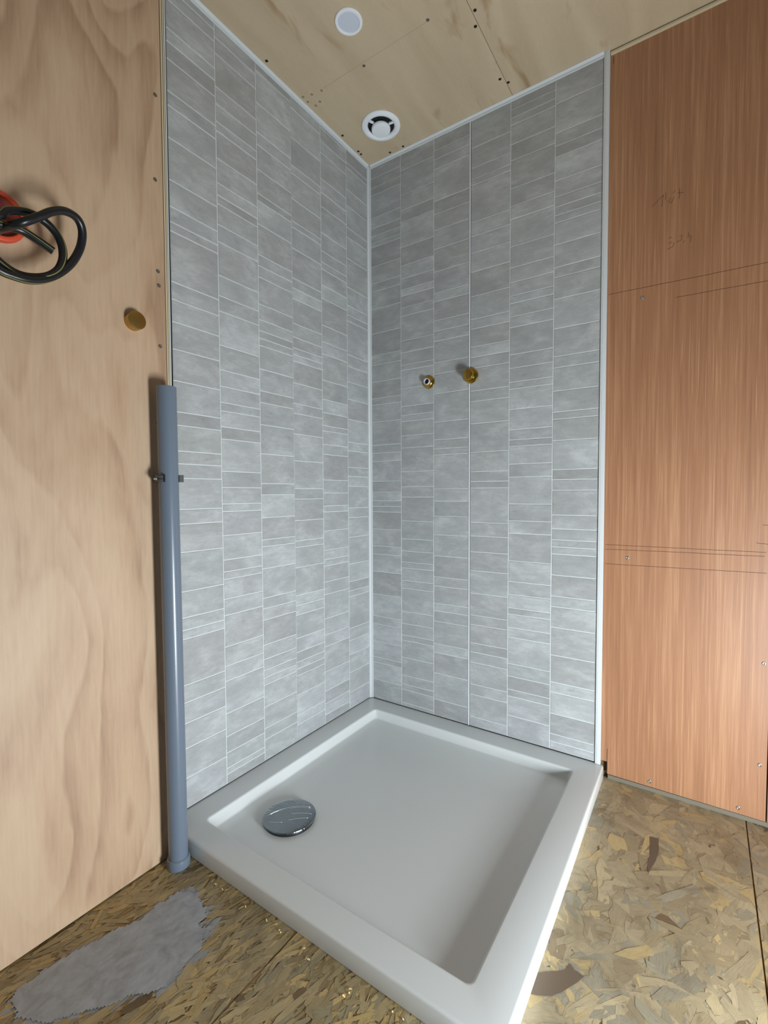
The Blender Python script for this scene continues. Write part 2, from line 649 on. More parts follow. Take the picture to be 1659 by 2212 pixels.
# ------------------------------------------------------------------ walls
wall_left = box('wall_left', (-0.10, Y_NEAR, 0.0), (-0.016, 0.10, CEIL + 0.02), M_BATTEN)
tag(wall_left, 'left wall, plywood sheet then grey tile panels in the shower', kind='structure')
wall_right = box('wall_right', (-0.016, 0.022, 0.0), (X_FAR, 0.10, CEIL + 0.02), M_BATTEN)
tag(wall_right, 'right wall, grey tile panels then red-brown veneer sheet', kind='structure')

ROWS_LEFT = [
    [1882, 1854, 1792, 1764, 1727, 1659, 1628, 1559, 1469, 1411, 1378, 1358, 1248, 1209, 1160, 1100, 1030, 961, 931, 873, 844, 811, 740, 706, 641, 550, 489, 460, 439, 331, 290, 241, 182, 111],
    [1867, 1830, 1753, 1713, 1672, 1650, 1586, 1528, 1499, 1478, 1429, 1388, 1308, 1259, 1222, 1140, 1080, 1040, 1001, 980, 941, 911, 831, 791, 750, 731, 671, 610, 580, 561, 511, 470, 390, 341, 303, 220, 161, 119, 79, 64],
    [1880, 1799, 1724, 1692, 1629, 1567, 1548, 1488, 1409, 1380, 1350, 1280, 1239, 1210, 1190, 1171, 1109, 1051, 1020, 961, 883, 803, 772, 710, 650, 631, 571, 490, 461, 430, 361, 321, 291, 270, 250, 189, 129, 98],
    [1867, 1786, 1710, 1687, 1616, 1554, 1537, 1478, 1394, 1366, 1336, 1266, 1227, 1196, 1177, 1158, 1096, 1037, 1008, 949, 871, 790, 759, 696, 636, 617, 557, 474, 444, 416, 347, 305, 276, 255, 235, 177, 116, 87],
    [1890, 1851, 1815, 1739, 1697, 1655, 1576, 1522, 1488, 1467, 1419, 1378, 1297, 1246, 1209, 1128, 1069, 1028, 988, 971, 929, 898, 818, 777, 736, 717, 657, 596, 566, 546, 495, 455, 377, 325, 288, 207, 145, 105, 68],
    [1858, 1841, 1772, 1719, 1650, 1619, 1550, 1457, 1397, 1366, 1346, 1236, 1198, 1147, 1089, 1023, 947, 918, 863, 833, 799, 726, 693, 627, 536, 476, 445, 425, 316, 275, 226, 165, 96]]
ROWS_RIGHT = [
    [1861, 1829, 1804, 1727, 1692, 1665, 1642, 1628, 1562, 1504, 1476, 1416, 1332, 1256, 1223, 1164, 1107, 1085, 1025, 944, 916, 887, 817, 779, 749, 729, 710, 649, 589, 560, 498, 417, 338, 309, 247, 189, 170, 108],
    [1844, 1764, 1714, 1676, 1594, 1534, 1491, 1455, 1434, 1395, 1368, 1286, 1247, 1205, 1188, 1127, 1067, 1038, 1017, 969, 928, 848, 797, 762, 681, 620, 578, 540, 520, 477, 450, 370, 328, 288, 269, 210, 148, 117, 98, 52],
    [1858, 1831, 1800, 1702, 1661, 1611, 1552, 1481, 1414, 1387, 1327, 1294, 1262, 1194, 1158, 1095, 1004, 947, 918, 898, 788, 749, 700, 639, 570, 501, 471, 414, 389, 354, 280, 250, 182, 94],
    [1815, 1755, 1722, 1705, 1595, 1553, 1503, 1447, 1374, 1305, 1276, 1221, 1190, 1157, 1088, 1056, 988, 900, 840, 810, 790, 683, 641, 592, 533, 462, 393, 363, 305, 276, 243, 174, 141, 70],
    [1872, 1849, 1830, 1776, 1731, 1652, 1602, 1565, 1487, 1427, 1385, 1347, 1325, 1287, 1256, 1178, 1139, 1098, 1078, 1019, 960, 930, 911, 859, 821, 742, 692, 655, 573, 511, 472, 432, 413, 373, 343, 263, 225, 185, 164, 105],
    [1833, 1755, 1721, 1692, 1628, 1585, 1558, 1535, 1515, 1456, 1395, 1368, 1309, 1228, 1152, 1121, 1057, 999, 979, 920, 839, 811, 781, 712, 673, 642, 622, 602, 542, 482, 452, 393, 313, 235, 206, 144, 85, 63]]

YB = [-0.7483, -0.6233, -0.4983, -0.3733, -0.2483, -0.1233, -0.004]      # column borders, left wall
XB = [0.004, 0.1322, 0.2572, 0.3822, 0.5072, 0.6322, 0.7560]            # column borders, right wall
GAP = 0.0012      # half joint
PROUD = 0.0013


def tile_mesh(w, h):
    """face tile: origin at face centre, normal +z, wide in x, tall in y"""
    b = 0.0006
    hw, hh = w / 2, h / 2
    vs = [(-hw, -hh, -PROUD), (hw, -hh, -PROUD), (hw, hh, -PROUD), (-hw, hh, -PROUD),
          (-hw, -hh, -b), (hw, -hh, -b), (hw, hh, -b), (-hw, hh, -b),
          (-hw + b, -hh + b, 0), (hw - b, -hh + b, 0), (hw - b, hh - b, 0), (-hw + b, hh - b, 0)]
    fs = [(8, 9, 10, 11)]
    for a in (0, 4):
        for i in range(4):
            j = (i + 1) % 4
            fs.append((a + i, a + j, a + 4 + j, a + 4 + i))
    return mesh('tile', vs, fs)


def remap(me, side):
    """turn the x/y/z tile axes into the wall's axes"""
    for v in me.vertices:
        x, y, z = v.co
        v.co = (z, x, y) if side == 'left' else (x, -z, y)


def tile_column(side, lo, hi, rows, panel):
    zs = [TILE_HI] + [z / 1000 for z in rows] + [TILE_LO]
    for k in range(len(zs) - 1):
        zt, zb = zs[k] - GAP, zs[k + 1] + GAP
        if zt - zb < 0.004:
            continue
        me = tile_mesh(hi - lo - 2 * GAP, zt - zb)
        remap(me, side)
        m = (lo + hi) / 2
        wob = random.gauss(0, 0.00012)
        loc = (wob, m, (zt + zb) / 2) if side == 'left' else (m, -wob, (zt + zb) / 2)
        o = link('tile', me, M_TILE, None, loc)
        keep(o, panel)


for side, B, R, wall in (('left', YB, ROWS_LEFT, wall_left), ('right', XB, ROWS_RIGHT, wall_right)):
    for a, b in ((0, 3), (3, 6)):
        lo, hi = B[a], B[b]
        # a hairline gap between the two sheets
        g0 = 0.0004 if a == 3 else 0.0
        g1 = 0.0004 if b == 3 else 0.0
        if side == 'left':
            pn = box('tile_panel', (-0.0095, lo + g0, TILE_LO), (-PROUD + 0.0002, hi - g1, TILE_HI), M_GROUT)
        else:
            pn = box('tile_panel', (lo + g0, PROUD - 0.0002, TILE_LO), (hi - g1, 0.0095, TILE_HI), M_GROUT)
        keep(pn, wall)
        for k in range(a, b):
            tile_column(side, B[k], B[k + 1], R[k], pn)
# raised tongue along the joint of the two right-hand sheets
sl = box('joint_lip', (0.3800, -0.0014, TILE_LO), (0.3831, 0.004, TILE_HI), M_PVC_BRIGHT)
keep(sl, wall_right)
sl = box('joint_groove', (0.3831, -0.0003, TILE_LO), (0.3843, 0.004, TILE_HI), M_DARK)
keep(sl, wall_right)

# ---------------- left plywood sheet (in front of the tile plane), with its cut edge
ply = box('plywood_sheet', (PLY_X - 0.012, Y_NEAR, 0.003), (PLY_X, -0.7985, CEIL - 0.001), M_PLY_WALL)
keep(ply, wall_left)
tag(ply, 'pale pinkish plywood sheet')
bt = box('stud', (-0.015, -1.20, 0.0), (PLY_X - 0.0125, -0.800, CEIL - 0.002), M_BATTEN)
keep(bt, wall_left)


def leaning_strip(name, x0, x1, y_back, top_y, bot_y, mat, parent):
    zt, zb = CEIL - 0.001, 0.003
    vs = [(x0, y_back, zb), (x1, y_back, zb), (x1, bot_y, zb), (x0, bot_y, zb),
          (x0, y_back, zt), (x1, y_back, zt), (x1, top_y, zt), (x0, top_y, zt)]
    fs = [(0, 3, 2, 1), (4, 5, 6, 7), (0, 1, 5, 4), (1, 2, 6, 5), (2, 3, 7, 6), (3, 0, 4, 7)]
    me = mesh(name, vs, fs)
    fix_normals(me)
    o = link(name, me, mat)
    return keep(o, parent)


# veneers stepping back one behind another
for k, (x1, ty, by, mat) in enumerate(((0.0560, -0.7958, -0.7966, M_PLY_EDGE_D), (0.0550, -0.7918, -0.7944, M_PLY_EDGE_L),
                                       (0.0536, -0.7894, -0.7928, M_PLY_EDGE_D), (0.0526, -0.7862, -0.7902, M_PLY_EDGE_L),
                                       (0.0514, -0.7842, -0.7888, M_PLY_EDGE_D), (0.0504, -0.7810, -0.7866, M_PVC))):
    leaning_strip('edge_profile' if mat is M_PVC else 'ply_layer', 0.045, x1, -0.7990, ty, by, mat, wall_left)
gp = box('gap_shade_strip', (-0.0155, -0.7985, 0.040), (0.0006, -0.7488, CEIL - 0.001), M_DARK)  # solid near-black strip, its colour standing in for shade in the open gap
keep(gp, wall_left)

# ---------------- brown veneer sheets
BF = 0.008
PX0, PX1 = 0.7668, 1.1178
zb, zt = 0.0118, 1.8985
vs = []
poly = [(0.7825, zb + 0.001), (PX1, zb), (PX1, zt), (PX0, zt), (PX0, 0.0462), (0.7825, 0.0462)]
br = prism('veneer_sheet', poly, 'y', BF, BF + 0.006, M_BROWN)
keep(br, wall_right)
tag(br, 'red-brown veneer sheet with pencil marks')
br2 = box('veneer_sheet', (PX1 + 0.003, BF, zb), (X_FAR, BF + 0.006, zt), M_BROWN)
keep(br2, wall_right)
tag(br2, 'next red-brown veneer sheet to the right')
cs = box('caulk_strip', (0.784, 0.0085, 0.0), (X_FAR, 0.021, 0.0105), M_CAULK)
keep(cs, wall_right)
# cream batten under the ceiling over the brown sheet
tb = box('trim_1', (0.768, 0.000, 1.8985), (X_FAR, 0.0215, 1.9035), M_PLY_EDGE_L)
tag(tb, 'thin cream batten under the ceiling above the brown sheet', kind='structure')


# pencil lines and handwriting on the brown sheet: thin graphite ribbons on its face
def stroke_data(pts, w, yf):
    vs, fs = [], []
    for i, p in enumerate(pts):
        a = Vector(pts[max(i - 1, 0)])
        b = Vector(pts[min(i + 1, len(pts) - 1)])
        d = (b - a).normalized()
        n = Vector((-d.y, d.x)) * w / 2
        vs += [(p[0] + n.x, yf, p[1] + n.y), (p[0] - n.x, yf, p[1] - n.y)]
    for i in range(len(pts) - 1):
        fs.append((2 * i, 2 * i + 2, 2 * i + 3, 2 * i + 1))
    return vs, fs


YP = BF - 0.00015
LINES = [[(0.7700, 1.2935), (0.939, 1.2905), (1.0924, 1.2875), (1.45, 1.283)], [(0.9205, 1.2510), (1.02, 1.2492), (1.0965, 1.2470)],
         [(0.7700, 0.6358), (0.95, 0.6365), (1.1062, 0.6370)], [(0.7700, 0.6235), (0.93, 0.6262), (1.1039, 0.6278)],
         [(0.7700, 0.5845), (0.95, 0.5870), (1.1080, 0.5895)],
         [(1.0989, 0.6995), (1.117, 0.6985)], [(1.0882, 0.6580), (1.0930, 0.6568), (1.117, 0.6560)]]
for ln in LINES:
    n = []
    for i in range(len(ln) - 1):
        for k in range(8):
            u = k / 8
            n.append((ln[i][0] * (1 - u) + ln[i + 1][0] * u, ln[i][1] * (1 - u) + ln[i + 1][1] * u + random.gauss(0, 0.0002)))
    n.append(ln[-1])
    o = link('pencil_line', mesh('pencil_line', *stroke_data(n, 0.0011, YP)), M_PENCIL)
    keep(o, wall_right)
STROKES = [[(0.8664, 1.4865), (0.8902, 1.5068)], [(0.8902, 1.5068), (0.8868, 1.4796)], [(0.8955, 1.5106), (0.8947, 1.4935)], [(0.8989, 1.4903), (0.8974, 1.4887)], [(0.9057, 1.494), (0.9021, 1.4823)], [(0.9133, 1.494), (0.9067, 1.4799)], [(0.9153, 1.5088), (0.9109, 1.5035)], [(0.9243, 1.5108), (0.9237, 1.5007), (0.9249, 1.4951), (0.9228, 1.486)], [(0.9207, 1.5009), (0.9326, 1.498)],
           [(0.9027, 1.3986), (0.9103, 1.3989)], [(0.9029, 1.3854), (0.9105, 1.3876)], [(0.9144, 1.3847), (0.913, 1.3755), (0.9001, 1.3723)], [(0.9254, 1.3969), (0.9307, 1.3975), (0.9297, 1.387)], [(0.9193, 1.3845), (0.9301, 1.386)], [(0.9357, 1.3835), (0.9343, 1.3788)], [(0.945, 1.3987), (0.9427, 1.3874), (0.9492, 1.3914)], [(0.9492, 1.3914), (0.9488, 1.3754)]]
for nm, sl_, col in (('handwriting', STROKES[:9], M_PENCIL), ('handwriting', STROKES[9:], M_PENCIL)):
    o = link(nm, mesh(nm, *join([stroke_data(s, 0.0010, YP) for s in sl_])), col)
    keep(o, wall_right)
# splits in the veneer
for pts in ([(0.7815, 0.0462), (0.7820, 0.066), (0.7823, 0.0823)], [(0.7733, 1.8752), (0.7742, 1.8930)]):
    o = link('veneer_split', mesh('veneer_split', *stroke_data(pts, 0.0010, YP)), M_DARK)
    keep(o, wall_right)


# ---------------- screws
def screw_mesh(r=0.0042, h=0.0012):
    vs, fs = lathe_data([(0.0, 0.0), (r, 0.0), (r, h * 0.5), (r * 0.8, h), (r * 0.35, h), (r * 0.25, h * 0.3), (0.0, h * 0.25)], 14, False)
    me = mesh('screw', vs, fs)
    fix_normals(me)
    for p in me.polygons:
        p.use_smooth = True
    return me


SC_STEEL, SC_DARK, SC_GREY = screw_mesh(), screw_mesh(0.0040, 0.0008), screw_mesh(0.0040, 0.0008)
SC_STEEL.materials.append(M_STEEL)
SC_DARK.materials.append(M_SCREW_DARK)
SC_GREY.materials.append(M_SCREW_GREY)


def screw(me, loc, rot, parent):
    o = link('screw', me, None, None, loc, rot)
    return keep(o, parent)


for x, z in ((0.848, 1.267), (0.823, 0.604), (1.1075, 0.381), (1.105, 0.142), (0.883, 0.026), (1.067, 0.026)):
    screw(SC_STEEL, (x, BF, z), (math.pi / 2, 0, 0), wall_right)
for y, z in ((-0.8104, 1.5796), (-0.8144, 1.4111), (-0.8128, 1.2297), (-0.8115, 1.2014), (-0.8115, 1.079)):
    screw(SC_GREY, (PLY_X, y, z), (0, math.pi / 2, 0), wall_left)

# ------------------------------------------------------------------ ceiling
ceiling = box('ceiling', (-0.10, Y_NEAR, CEIL + 0.012), (X_FAR, 0.10, CEIL + 0.05), M_DARK)
tag(ceiling, 'plywood ceiling of two sheets', kind='structure')
for x0, x1 in ((-0.012, 0.5133), (0.5147, 1.735), (1.7365, X_FAR - 0.001)):
    p = box('plywood_sheet', (x0, Y_NEAR, CEIL), (x1, 0.0215, CEIL + 0.0118), M_PLY_CEIL)
    keep(p, ceiling)
for x, y in ((0.5213, -0.2904), (0.5067, -0.2537), (0.5032, -0.0788), (0.5185, -0.0559)):
    screw(SC_DARK, (x, y, CEIL), (math.pi, 0, 0), ceiling)
for x, y in ((0.0190, -0.4775), (0.0180, -0.0813), (0.0175, -0.0657), (0.1019, -0.0175), (0.1521, -0.0165), (0.0190, -0.1646)):
    screw(SC_DARK, (x, y, CEIL), (math.pi, 0, 0), ceiling)
for x, y in ((0.4188, -0.3331), (0.2204, -0.3223)):
    screw(SC_GREY, (x, y, CEIL), (math.pi, 0, 0), ceiling)


def ceil_ribbon(name, pts, w, mat):
    vs, fs = stroke_data(pts, w, 0)
    vs = [(a, c, CEIL - 0.00015) for a, b, c in vs]
    o = link(name, mesh(name, vs, fs), mat)
    keep(o, ceiling)


ceil_ribbon('pencil_line', [(0.085, -0.3306), (0.25, -0.3310), (0.4248, -0.3303)], 0.0010, M_PENCIL_C)
for i, (x, y) in enumerate(((0.0764, -0.3279), (0.0449, -0.3337), (0.0183, -0.3415), (0.0181, -0.3213), (0.0473, -0.3022), (0.0279, -0.2987))):
    vs, fs = lathe_data([(0.0016, 0), (0.0034, 0)], 12, False)
    o = link('drill_mark', mesh('drill_mark', [(a + x, b + y, CEIL - 0.0002) for a, b, c_ in vs], fs), M_MARK)
    keep(o, ceiling)

# ------------------------------------------------------------------ white trims of the shower panels
def trim(name, poly, axis, lo, hi, label):
    o = prism(name, poly, axis, lo, hi, M_PVC)
    tag(o, label, kind='structure')
    return o


trim('trim_2', [(0.0002, -0.0098), (0.0026, -0.0092), (0.0030, -0.0040), (0.0046, -0.0028), (0.0100, -0.0026), (0.0106, -0.0002), (0.0002, -0.0002)],
     'z', TILE_LO - 0.001, CEIL - 0.0005, 'white corner profile between the two tiled walls')
# top profiles under the ceiling
trim('trim_3', [(0.0002, 1.8962), (0.0030, 1.8966), (0.0034, 1.9015), (0.0085, 1.9050), (0.0088, 1.9066), (0.0002, 1.9066)],
     'y', -0.790, -0.0105, 'white profile along the ceiling above the left tiles')
trim('trim_4', [(-0.0002, 1.8962), (-0.0030, 1.8966), (-0.0034, 1.9015), (-0.0085, 1.9050), (-0.0088, 1.9066), (-0.0002, 1.9066)],
     'x', 0.0110, 0.7535, 'white profile along the ceiling above the right tiles')
# end profile on the right: narrow lip, groove, flat
prof = [(0.7535, -0.0002), (0.7537, -0.0036), (0.7556, -0.0042), (0.7562, -0.0030), (0.7570, -0.0028), (0.7576, -0.0040), (0.7660, -0.0040), (0.7668, -0.0030), (0.7668, 0.0070), (0.7535, 0.0070)]
trim('trim_5', prof, 'z', TILE_LO - 0.002, CEIL - 0.0005, 'white end profile between tiles and brown sheet')

# ------------------------------------------------------------------ shower tray
def rounded_rect(x0, x1, y0, y1, r, n=6, skew=0.0):
    """counter-clockwise from front right corner; skew moves the far right corner in x"""
    pts = []
    for cx, cy, a0 in ((x1 - r, y0 + r, -math.pi / 2), (x1 - r, y1 - r, 0), (x0 + r, y1 - r, math.pi / 2), (x0 + r, y0 + r, math.pi)):
        for k in range(n + 1):
            a = a0 + math.pi / 2 * k / n
            x, y = cx + r * math.cos(a), cy + r * math.sin(a)
            if skew and x > (x0 + x1) / 2:
                x += skew * (y - y0) / (y1 - y0)
            pts.append((x, y))
    return pts


def densify(pts, m):
    out = []
    for i in range(len(pts)):
        a, b = Vector(pts[i]), Vector(pts[(i + 1) % len(pts)])
        k_ = m if (b - a).length > 0.1 else 1
        for k in range(k_):
            out.append(tuple(a.lerp(b, k / k_)))
    return out


TOP = 0.037
DR = Vector((0.190, -0.594))


def tray():
    loops = []
    def O(ins, z, r):
        loops.append([(x, y, z) for x, y in densify(rounded_rect(TRAY_X0 + ins, 0.7818 - ins, -0.790 + ins, TRAY_Y1 - ins, r, 6, -0.0070), 10)])
    def I(ins, z, r, tilt=0.0):
        L = []
        for x, y in densify(rounded_rect(0.0655 + ins, 0.7120 - ins, -0.7330 + ins, -0.0680 - ins, r, 6), 10):
            L.append((x, y, z))
        loops.append(L)
    O(0.0015, 0.0, 0.010)
    O(0.0, 0.004, 0.010)
    O(0.0, TOP - 0.0050, 0.010)
    O(0.0006, TOP - 0.0026, 0.010)
    O(0.0017, TOP - 0.0010, 0.010)
    O(0.0036, TOP - 0.0002, 0.010)
    O(0.0060, TOP, 0.010)
    I(-0.004, TOP, 0.014)
    I(-0.0015, TOP - 0.0003, 0.013)
    I(0.0006, TOP - 0.0016, 0.012)
    I(0.0014, TOP - 0.0036, 0.012)
    I(0.0046, 0.0120, 0.013)
    I(0.0062, 0.0092, 0.015)
    I(0.0095, 0.0080, 0.019)
    N = len(loops[0])
    base = loops[-1]
    for f_, z in ((0.30, 0.0076), (0.6, 0.0068), (0.85, 0.0062)):
        L = []
        for x, y, _ in base:
            d = Vector((x, y)) - DR
            q = DR + d * (1 - f_) + d.normalized() * 0.045 * f_
            L.append((q.x, q.y, z))
        loops.append(L)
    L = []
    for x, y, _ in base:
        q = DR + (Vector((x, y)) - DR).normalized() * 0.045
        L.append((q.x, q.y, 0.0060))
    loops.append(L)
    vs = [p for L in loops for p in L]
    fs = []
    for k in range(len(loops) - 1):
        for i in range(N):
            j = (i + 1) % N
            fs.append((k * N + i, k * N + j, (k + 1) * N + j, (k + 1) * N + i))
    k = len(loops) - 1
    fs.append(tuple(k * N + i for i in range(N)))
    me = mesh('shower_tray', vs, fs)
    bm = bmesh.new()
    bm.from_mesh(me)
    bmesh.ops.recalc_face_normals(bm, faces=bm.faces)
    bm.to_mesh(me)
    bm.free()
    sharp(me, 0.9)
    o = link('shower_tray', me, M_ACRYLIC)
    return o


tr = tray()
tag(tr, 'square white acrylic shower tray on the floor in the tiled corner', 'shower tray')
dz = 0.0060
ga = lathe('drain_gasket', [(0.020, 0), (0.0590, 0.0), (0.0595, 0.003), (0.0575, 0.0062), (0.020, 0.0062)], M_GASKET, tr, (DR.x, DR.y, dz), n=48)
dc = lathe('drain_cover', [(0.0, 0.0062), (0.0570, 0.0062), (0.0612, 0.0070), (0.0618, 0.0085), (0.0610, 0.0100), (0.0580, 0.0112), (0.045, 0.0132), (0.030, 0.0146), (0.015, 0.0153), (0.0, 0.0155)],
           M_CHROME, tr, (DR.x, DR.y, dz), n=64)
tag(dc, 'domed chrome drain cover still in wrinkled film')
M_FILM = new_mat('film_crease', lin(205, 212, 215), 0.12, 0.6)


def dome_z(r):
    P_ = [(0.0, 0.0155), (0.015, 0.0153), (0.030, 0.0146), (0.045, 0.0132), (0.0580, 0.0112), (0.0612, 0.0098)]
    for (r0, z0), (r1, z1) in zip(P_, P_[1:]):
        if r <= r1:
            return z0 + (z1 - z0) * (r - r0) / (r1 - r0)
    return 0.0098


parts = []
for off_, bow, u0, u1, rad in ((0.010, 0.010, -0.050, 0.052, 0.00075), (0.004, 0.012, 0.0, 0.050, 0.0005), (-0.016, 0.010, 0.004, 0.050, 0.0006), (-0.030, 0.006, -0.006, 0.040, 0.0006),
                               (-0.012, -0.016, -0.050, -0.020, 0.0006), (0.022, 0.012, 0.020, 0.050, 0.0005)):
    pth = []
    for k in range(15):
        u = u0 + (u1 - u0) * k / 14
        v = off_ + bow * (1 - (u / 0.05) ** 2)
        a = math.radians(52)
        x, y = u * math.cos(a) - v * math.sin(a), u * math.sin(a) + v * math.cos(a)
        r = math.hypot(x, y)
        if r < 0.060:
            pth.append(Vector((x, y, dome_z(r) + 0.0001 + 0.0002 * math.sin(k * 2.1 + off_ * 400))))
    if len(pth) > 2:
        parts.append(sweep(pth, rad, 6))
fm = link('film_creases', mesh('film_creases', *join(parts)), M_FILM, tr, (DR.x, DR.y, dz), smooth=True)

# ------------------------------------------------------------------ grey drain pipe with clip
pipe = bpy.data.objects.new('drain_pipe', None)
COL.objects.link(pipe)
pipe.location = (0.0915, -0.8165, 0.0)
tag(pipe, 'grey plastic drain pipe standing upright beside the shower tray', 'pipe')
PR = 0.0190
top = Vector((0.0, -0.0048, 0.990))
vs, fs = lathe_data([(PR - 0.002, 0.010), (PR, 0.010), (PR, 0.9895), (PR - 0.0004, 0.990), (PR - 0.002, 0.990), (PR - 0.002, 0.010)], 48, False)
vs = [(x, y + top.y * z / 0.99, z) for x, y, z in vs]
me = mesh('tube', vs, fs)
fix_normals(me)
sharp(me)
link('tube', me, M_PIPE, pipe)
lathe('socket', [(PR + 0.0002, 0.0), (0.0222, 0.0), (0.0228, 0.002), (0.0228, 0.0150), (0.0220, 0.0185), (PR + 0.0004, 0.0205), (PR + 0.0002, 0.0)], M_PIPE, pipe, n=48, close=False)
# marker strokes near the top, on the side of the tube
for z0, z1, ang in ((0.935, 0.972, 3.72), (0.918, 0.924, 3.74), (0.9155, 0.9195, 4.05)):
    pth = [Vector((math.cos(ang + 0.02 * math.sin(k)) * (PR + 0.0002), math.sin(ang) * (PR + 0.0002) - 0.0048 * 0.95, z0 + (z1 - z0) * k / 8)) for k in range(9)]
    vs, fs = sweep(pth, 0.0006, 6)
    link('marker_stroke', mesh('marker_stroke', vs, fs), M_DARK, pipe)

clip = bpy.data.objects.new('pipe_clip', None)
COL.objects.link(clip)
zc = 0.8067
clip.location = (0.0915, -0.8165 - 0.0048 * zc / 0.99, zc)
tag(clip, 'dark grey open pipe clip gripping the upright pipe on plywood', 'pipe clip')
ri, ro, hh = PR + 0.0003, PR + 0.0042, 0.0072
# open ring, gap towards the room (+x, -y); arms end front left and right
a0, a1 = math.radians(62), math.radians(311)
NN = 40
vs, fs = [], []
for i in range(NN + 1):
    a = a0 + (a1 - a0) * i / NN
    for r, z in ((ri, -hh), (ro, -hh), (ro, hh), (ri, hh)):
        vs.append((r * math.cos(a), r * math.sin(a), z))
for i in range(NN):
    for k in range(4):
        j = (k + 1) % 4
        fs.append((4 * i + k, 4 * i + j, 4 * i + 4 + j, 4 * i + 4 + k))
fs += [(0, 1, 2, 3), (4 * NN, 4 * NN + 1, 4 * NN + 2, 4 * NN + 3)]
me = mesh('clip_ring', vs, fs)
fix_normals(me)
sharp(me)
link('clip_ring', me, M_CLIP, clip)
# jaw with two ribs at the left, tip at the right, foot to the plywood
def local_box(name, a, b, rotz, mat, parent, bev=0.0006):
    vs, fs = box_data(a, b)
    me = mesh(name, vs, fs)
    bm = bmesh.new()
    bm.from_mesh(me)
    bmesh.ops.bevel(bm, geom=list(bm.edges), offset=bev, segments=1, affect='EDGES')
    bm.to_mesh(me)
    bm.free()
    return link(name, me, mat, parent, (0, 0, 0), (0, 0, rotz))


local_box('clip_tip', (ri + 0.0002, -0.004, -hh), (ro + 0.0050, 0.004, hh), math.radians(58), M_CLIP, clip)
def rib(name, za, zb_, r1, b0, b1, mat):
    vs, fs = [], []
    n = 16
    for i in range(n + 1):
        a = b0 + (b1 - b0) * i / n
        for r, z in ((ro - 0.0003, za), (r1, za), (r1, zb_), (ro - 0.0003, zb_)):
            vs.append((r * math.cos(a), r * math.sin(a), z))
    for i in range(n):
        for k in range(4):
            j = (k + 1) % 4
            fs.append((4 * i + k, 4 * i + j, 4 * i + 4 + j, 4 * i + 4 + k))
    fs += [(0, 1, 2, 3), (4 * n, 4 * n + 1, 4 * n + 2, 4 * n + 3)]
    me = mesh(name, vs, fs)
    fix_normals(me)
    link(name, me, mat, clip)


for za, zb_ in ((-0.0062, -0.0022), (0.0012, 0.0052)):
    rib('clip_rib', za, zb_, ro + 0.0016, math.radians(225), math.radians(306), M_CLIP)
rib('clip_end', -hh, hh, ro + 0.0012, math.radians(307), math.radians(313), M_GASKET)
lathe('clip_pin', [(0.0, 0), (0.0020, 0.0), (0.0020, 0.006), (0.0, 0.006)], M_CLIP_PIN, clip, (0.000, -ro - 0.0012, -0.001), (math.pi / 2, 0, -0.35), n=12)
box_foot = local_box('clip_foot', (-(0.0915 - PLY_X) + 0.0001, -0.008, -hh), (-ro + 0.0015, 0.008, hh), 0, M_CLIP, clip)

# ------------------------------------------------------------------ brass fittings
RX = (math.pi / 2, 0, 0)      # +z -> -y (right wall)
LX = (0, math.pi / 2, 0)      # +z -> +x (left wall)
v1 = bpy.data.objects.new('pipe_stub', None)
COL.objects.link(v1)
v1.location = (0.2388, 0.0, 1.1358)
tag(v1, 'brass pipe stub with open dark bore, left one on right tiles', 'pipe fitting', 'brass stubs on the tiled wall')
lathe('flange', [(0.010, -0.001), (0.0205, -0.001), (0.0215, 0.0015), (0.0205, 0.0040), (0.0185, 0.0052), (0.0160, 0.0060), (0.0140, 0.0092), (0.0115, 0.0105), (0.0104, 0.0105)], M_BRASS, v1, rot=RX, n=40, close=False)
lathe('tube_end', [(0.0080, 0.002), (0.0080, 0.0172), (0.0088, 0.0180), (0.0100, 0.0180), (0.0106, 0.0172), (0.0106, 0.002)], M_TUBE, v1, rot=RX, n=32, close=False)
lathe('bore', [(0.0, 0.0120), (0.0079, 0.0120)], M_DARK, v1, rot=RX, n=24, close=False)  # near-black disc painted as the shade down the open tube
v2 = bpy.data.objects.new('pipe_stub', None)
COL.objects.link(v2)
v2.location = (0.3872, -0.0012, 1.1350)
tag(v2, 'brass pipe stub closed by a cap, on the panel joint', 'pipe fitting', 'brass stubs on the tiled wall')
lathe('flange', [(0.0, -0.0005), (0.0225, -0.0005), (0.0238, 0.0018), (0.0230, 0.0052), (0.0205, 0.0068), (0.0185, 0.0074), (0.0, 0.0074)], M_BRASS, v2, rot=RX, n=40)
lathe('cap', [(0.0160, 0.0074), (0.0164, 0.0090), (0.0164, 0.0260), (0.0150, 0.0285), (0.0135, 0.0290), (0.0, 0.0292)], M_BRASS, v2, rot=RX, n=40)

kn = bpy.data.objects.new('brass_plug', None)
COL.objects.link(kn)
kn.location = (PLY_X, -0.8668, 1.1120)
tag(kn, 'round brass plug screwed into the pale plywood below the cable', 'plug')
lathe('plug_body', [(0.0, -0.0004), (0.0172, -0.0004), (0.0172, 0.0168), (0.0166, 0.0176), (0.0150, 0.0180), (0.0, 0.0178)], M_BRASS_B, kn, rot=LX, n=40)

